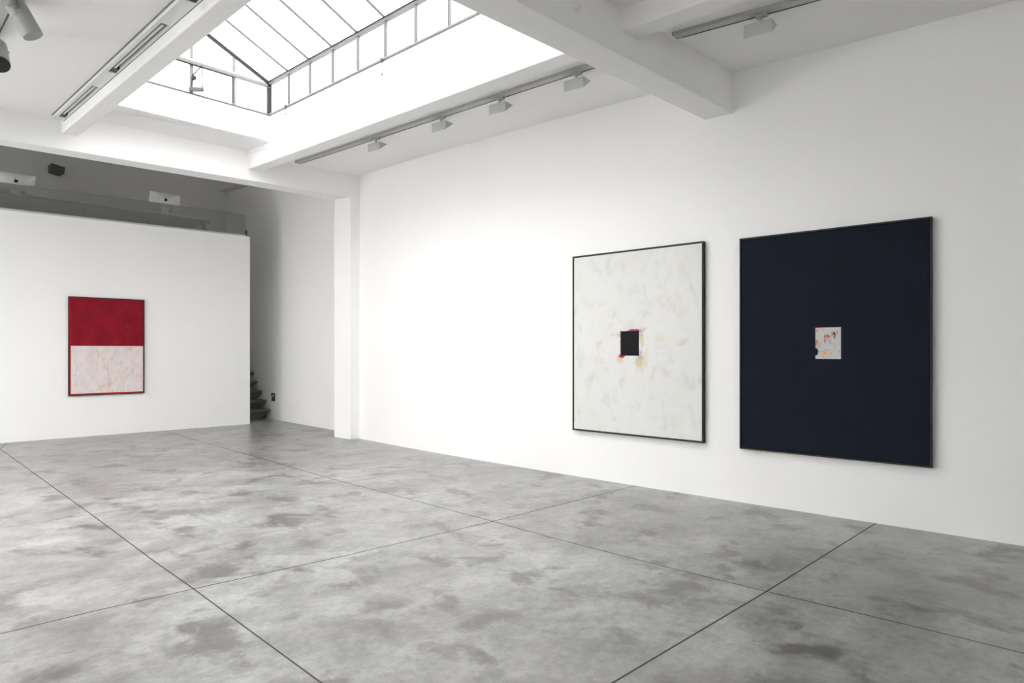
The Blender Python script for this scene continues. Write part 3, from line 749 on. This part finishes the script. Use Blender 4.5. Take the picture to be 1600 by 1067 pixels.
def canvas_navy():
    t = NT('navy_oil_paint'); uv = t.coord('UV'); s = t.xyz(uv); u, v = s[0], s[1]
    n = t.noise(uv, 4, 5); wf = t.noise(uv, 60, 4, .6); wm = t.noise(uv, 30, 3)
    c = t.mix(n, (0.0098, 0.0126, 0.0208), (0.0138, 0.0172, 0.0280))
    U0, V0, U1, V1 = .436, .429, .576, .571
    pu = t.math('DIVIDE', t.math('SUBTRACT', u, U0), U1 - U0); pv = t.math('DIVIDE', t.math('SUBTRACT', v, V0), V1 - V0)
    p = t.mix(t.noise(uv, 40, 5, .7), (0.50, 0.49, 0.48), (0.66, 0.65, 0.63))
    for (cx, cy, rx, ry, col, a, rot) in ((.10, .97, .14, .03, (.85, .30, .16), .9, 0), (.05, .90, .04, .04, (.50, .15, .20), .8, 0), (.04, .50, .05, .12, (.75, .22, .06), .95, 0),
            (.10, .56, .03, .06, (.25, .28, .45), .7, 0), (.37, .70, .022, .10, (.50, .02, .05), .95, .0), (.37, .56, .025, .06, (.60, .05, .08), .85, .4),
            (.47, .72, .05, .05, (.55, .04, .06), .85, .7), (.45, .62, .04, .03, (.50, .25, .20), .8, 0), (.55, .70, .04, .04, (.60, .12, .12), .8, -.5),
            (.66, .76, .045, .08, (.75, .15, .15), .75, .3), (.74, .78, .045, .08, (.02, .07, .09), .95, .3), (.74, .68, .03, .05, (.05, .12, .16), .9, 0), (.84, .82, .03, .06, (.25, .22, .33), .7, 0),
            (.57, .55, .06, .08, (.38, .40, .48), .7, .4), (.38, .19, .07, .06, (.85, .36, .07), .95, .2), (.55, .19, .07, .035, (.70, .50, .36), .7, 0), (.63, .18, .03, .03, (.55, .25, .35), .7, 0),
            (.50, .27, .16, .018, (.33, .35, .40), .7, -.15), (.15, .24, .12, .02, (.35, .37, .42), .6, 0), (.17, .43, .06, .10, (.40, .42, .48), .6, -.3), (.30, .09, .04, .05, (.40, .38, .48), .6, 0),
            (.93, .24, .05, .04, (.50, .33, .36), .6, 0), (.73, .42, .015, .10, (.38, .38, .40), .6, .4), (.30, .92, .05, .03, (.48, .46, .50), .6, 0)):
        p = t.mix(t.math('MULTIPLY', t.blob(pu, pv, cx, cy, rx, ry, wf, 1.1, .4, rot), a), p, col)
    p = t.mix(t.box(pu, pv, .975, -.05, 1.06, 1.05, .008), p, (0.16, 0.01, 0.05))
    p = t.mix(t.box(pu, pv, -.05, .985, 1.05, 1.05, .006), p, (0.20, 0.02, 0.06))
    p = t.mix(t.blob(pu, pv, .0, .23, .10, .12, wm, .3, .12), p, c)
    c = t.mix(t.box(u, v, U0, V0, U1, V1, .0008), c, p)
    t.bump(wf, .05, .004)
    return t.fin(c, .8, 0, .08)


def canvas_red():
    t = NT('crimson_and_pink_oil_paint'); uv = t.coord('UV'); s = t.xyz(uv); u, v = s[0], s[1]
    n = t.noise(uv, 6, 6, .65); wf = t.noise(uv, 40, 4)
    red = t.mix(t.ramp(n, [(.3, 0.0), (.7, 1.0)]), (0.190, 0.008, 0.018), (0.290, 0.012, 0.024))
    red = t.mix(t.ramp(t.noise(t.mapping(uv, loc=(4, 2, 0)), 14, 5), [(.60, 0.0), (.75, .6)]), red, (0.12, 0.005, 0.02))
    pink = t.mix(t.noise(uv, 9, 5), (0.70, 0.62, 0.60), (0.80, 0.76, 0.75))
    for k, (rot, sc, col) in enumerate(((.5, 9, (.62, .22, .20)), (-.7, 11, (.60, .30, .26)), (1.2, 8, (.45, .22, .28)), (.1, 12, (.72, .48, .34)))):
        st = t.noise(t.mapping(uv, (3.2, .7, 1), (k * 3.3, k, 0), (0, 0, rot)), sc, 4, .6, .8)
        ed = t.smooth(t.math('ABSOLUTE', t.math('SUBTRACT', st, .5)), 0.0, .028, 1, 0)
        br = t.ramp(t.noise(t.mapping(uv, loc=(k * 2.1, 5, 0)), 7, 3), [(.46, 0.0), (.66, .75)])
        pink = t.mix(t.math('MULTIPLY', ed, br), pink, col)
    c = t.mix(t.smooth(v, .4985, .5015), pink, red)
    c = t.mix(t.math('MULTIPLY', t.step(v, .495, .503, .001), .8), c, (0.80, 0.72, 0.68))
    c = t.mix(t.math('MULTIPLY', t.smooth(u, .012, .016, 1, 0), 1.0), c, (0.62, 0.012, 0.02))
    c = t.mix(t.math('MULTIPLY', t.smooth(v, .010, .013, 1, 0), 1.0), c, (0.50, 0.02, 0.03))
    c = t.mix(t.math('MULTIPLY', t.smooth(u, .990, .994), .8), c, (0.30, 0.01, 0.02))
    t.bump(wf, .10, .006)
    return t.fin(c, .75, 0, .10)


def painting(P0, P1, z0, z1, depth, lip, mat, label, nrm):
    """P0 -> P1: left and right front corner (x, y); nrm points from wall into room"""
    p0 = Vector((*P0, 0)); p1 = Vector((*P1, 0)); e = (p1 - p0).normalized(); n = Vector((*nrm, 0)).normalized(); L = (p1 - p0).length
    mid = (p0 + p1) / 2
    t = world_thing('painting', (mid.x, mid.y, z0), label, 'painting')
    def Q(a, z, d): v = p0 + e * a + n * d; return (v.x, v.y, z)       # d<0 goes back to the wall
    def bx(a0, a1, za, zb, d0, d1, m): m.hexa([Q(a0, za, d0), Q(a1, za, d0), Q(a1, za, d1), Q(a0, za, d1)], [Q(a0, zb, d0), Q(a1, zb, d0), Q(a1, zb, d1), Q(a0, zb, d1)])
    m = MB(); bx(0, lip, z0, z1, 0, -depth, m); bx(L - lip, L, z0, z1, 0, -depth, m); bx(lip, L - lip, z0, z0 + lip, 0, -depth, m); bx(lip, L - lip, z1 - lip, z1, 0, -depth, m)
    m.build('frame', M_frameP, t)
    g = lip + .004
    m = MB(); m.poly([Q(g, z0 + g, -.008), Q(L - g, z0 + g, -.008), Q(L - g, z1 - g, -.008), Q(g, z1 - g, -.008)], 0, [(0, 0), (1, 0), (1, 1), (0, 1)])
    for (a, b) in (((g, z0 + g), (L - g, z0 + g)), ((L - g, z0 + g), (L - g, z1 - g)), ((L - g, z1 - g), (g, z1 - g)), ((g, z1 - g), (g, z0 + g))):
        m.poly([Q(*a, -.008), Q(*a, -depth + .004), Q(*b, -depth + .004), Q(*b, -.008)], 0, [(0, 0)] * 4)
    m.build('canvas', mat, t)
    return t


painting((6.775, 5.178), (6.765, 3.385), .592, 2.797, .052, .016, canvas_white(), 'large white framed canvas with a small black square in its middle', (-1, 0))
painting((6.780, 2.982), (6.792, 1.245), .572, 2.778, .045, .016, canvas_navy(), 'large navy blue framed canvas with a small pale patch in its middle', (-1, 0))
painting((3.503, yf(3.503) - .05), (4.763, yf(4.763) - .05), .770, 2.60, .048, .014, canvas_red(), 'small framed canvas, crimson above and pale pink below, on the far wall', (-.0594, -1))
for o in bpy.data.objects:
    if '_o' in o.keys(): del o['_o']
